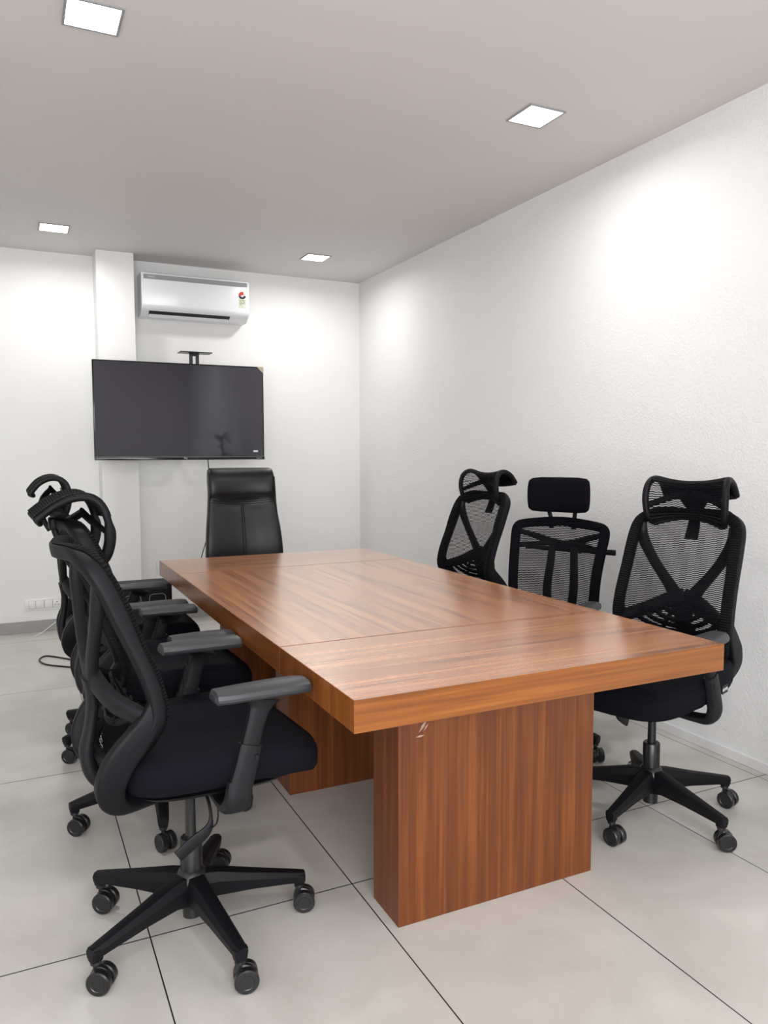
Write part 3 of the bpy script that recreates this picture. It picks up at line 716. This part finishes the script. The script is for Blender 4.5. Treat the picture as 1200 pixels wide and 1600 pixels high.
def arc(bm, r0, r1, a0, a1, yy, n=18):
    A = [bm.verts.new((cx+r0*math.cos(a0+(a1-a0)*i/n), yy, cz+r0*math.sin(a0+(a1-a0)*i/n))) for i in range(n+1)]
    B = [bm.verts.new((cx+r1*math.cos(a0+(a1-a0)*i/n), yy, cz+r1*math.sin(a0+(a1-a0)*i/n))) for i in range(n+1)]
    for i in range(n): bm.faces.new((A[i], B[i], B[i+1], A[i+1]))
arc(bm, .001, .029, 0, 2*PI, -adp-.0010, 28); link('dial_ground', bm, M_white, lb)
bm = bmesh.new(); arc(bm, .002, .027, D(60), D(195), -adp-.0014); arc(bm, .004, .017, D(20), D(70), -adp-.0014); link('red_dial', bm, M_red, lb)
bm = bmesh.new(); arc(bm, .014, .030, D(195), D(350), -adp-.0014); link('black_dial', bm, M_dark, lb)
bm = bmesh.new()
for z, x0, x1 in ((.152, -.022, .022), (.141, -.022, -.002), (.141, .004, .022), (.130, -.022, .020), (.119, -.020, -.004), (.106, -.004, .004)):
    box(bm, (cx+x0, -adp-.0016, z), (cx+x1, -adp-.0010, z+.006))
link('label_print', bm, M_green, lb)

# ------------------------------------------------------------------ switch plates, cables, box, plant
sp = thing('switch_plate', 'white switch and socket plate low on the back wall at far left', 'socket', (.185, Y1, .205))
link('plate', box(bmesh.new(), (-.135, -.009, -.045), (.135, 0, .045), .003), M_socket, sp, 40)
link('recess', box(bmesh.new(), (-.108, -.0096, -.030), (.112, -.007, .030)), M_socketg, sp)
for x0, x1 in ((-.106, -.064), (-.061, -.006), (-.001, .052)): link('switch', box(bmesh.new(), (x0, -.013, -.028), (x1, -.008, .028), .0015), M_socket, sp, 40)
so = link('socket', box(bmesh.new(), (.056, -.013, -.028), (.110, -.008, .028), .0015), M_socket, sp, 40)
bm = bmesh.new()
for x, z, r in ((.083, .012, .0045), (.072, -.009, .0035), (.094, -.009, .0035)): disc(bm, (x, -.0131, z), (0, 1, 0), r, .001, 12, .0003)
link('socket_hole', bm, M_dark, so)
sp = thing('switch_plate', 'small white socket plate on the back wall beside the far left table corner', 'socket', (1.072, Y1, .42))
link('plate', box(bmesh.new(), (-.075, -.009, -.045), (.075, 0, .045), .003), M_socket, sp, 40)
link('switch', box(bmesh.new(), (-.05, -.013, -.028), (-.01, -.008, .028), .0015), M_socket, sp, 40)
link('socket', box(bmesh.new(), (.0, -.013, -.028), (.05, -.008, .028), .0015), M_socket, sp, 40)
tag(link('power_cable', tube(bmesh.new(), [(1.34, 5.87, 1.29), (1.345, 5.87, 1.22), (1.37, 5.90, 1.0), (1.36, 6.0, .7), (1.33, 6.15, .45), (1.34, 6.185, .3)], .004), M_cable, None, 60), 'thin black cable hanging from the television behind the leather chair', 'cable')
tag(link('floor_cable', tube(bmesh.new(), [(.55, 4.95, .005), (.40, 5.10, .005), (.25, 5.30, .005), (.16, 5.40, .005), (.115, 5.32, .005), (.15, 5.18, .005), (.28, 5.05, .005), (.42, 4.9, .005)], .005), M_cable, None, 60), 'black cable loop lying on the floor left of the chairs', 'cable')
tag(link('wall_cable', tube(bmesh.new(), [(.10, 6.02, .004), (.16, 6.08, .02), (.30, 6.16, .09), (.50, 6.17, .11), (.56, 6.17, .115)], .003), M_cablew, None, 60), 'thin white cable running down to the floor by the grey skirting', 'cable')
bx = thing('equipment_case', 'black boxy case standing on the floor behind the far left chair', 'case', (.70, 4.86, 0))
link('case_body', box(bmesh.new(), (-.15, -.1, .0), (.155, .12, .53), .01), M_plastic, bx, 40)
bm = bmesh.new()
for x0, x1 in ((-.125, -.03), (.02, .115)):
    r = .02; z1 = .47; z0 = .12
    tube(bm, [(x0, -.1015, z0), (x0, -.1015, z1-r), (x0+r*.3, -.1015, z1-r*.3), (x0+r, -.1015, z1), (x1-r, -.1015, z1), (x1-r*.3, -.1015, z1-r*.3), (x1, -.1015, z1-r), (x1, -.1015, z0)], .0016, 1, 6, True)
link('panel_moulding', bm, M_acg, bx)

pt_ = thing('potted_plant', 'leafy green plant in a white pot by the right wall, seen mirrored in the television', 'plant', (2.50, 1.50, 0))
link('pot', lathe(bmesh.new(), [(.11, 0), (.13, .02), (.165, .34), (.17, .36), (.158, .36), (.15, .33)]), M_pot, pt_, 40)
link('soil', lathe(bmesh.new(), [(.01, .325), (.152, .325), (.152, .335), (.01, .34)]), M_soil, pt_, 40)
bm = bmesh.new(); bs = bmesh.new(); rnd = random.Random(3)
tube(bs, [(0, 0, .3), (.01, .01, .8), (0, 0, 1.55)], .014)
for i in range(26):
    a = rnd.uniform(0, 2*PI); h0 = rnd.uniform(1.15, 1.52); L = rnd.uniform(.18, .30); up = rnd.uniform(.2, 1.0)
    pts = []
    for k in range(7):
        u = k/6; rr = L*1.0*u; pts.append(Vector((rr*math.cos(a), rr*math.sin(a), h0+L*up*u-.16*u*u)))
    sd = Vector((-math.sin(a), math.cos(a), 0)); rowL = []
    for k, p in enumerate(pts):
        wd = .030*math.sin(PI*min(1, .08+k/6*.95)); p.x = min(p.x, .215); rowL.append([bm.verts.new(p+sd*wd), bm.verts.new(p+Vector((0, 0, -.006))), bm.verts.new(p-sd*wd)])
    for A, B in zip(rowL, rowL[1:]):
        for j in range(2): bm.faces.new((A[j], A[j+1], B[j+1], B[j]))
link('foliage', bm, M_leaf, pt_, 180); link('stem', bs, M_stem, pt_, 60)
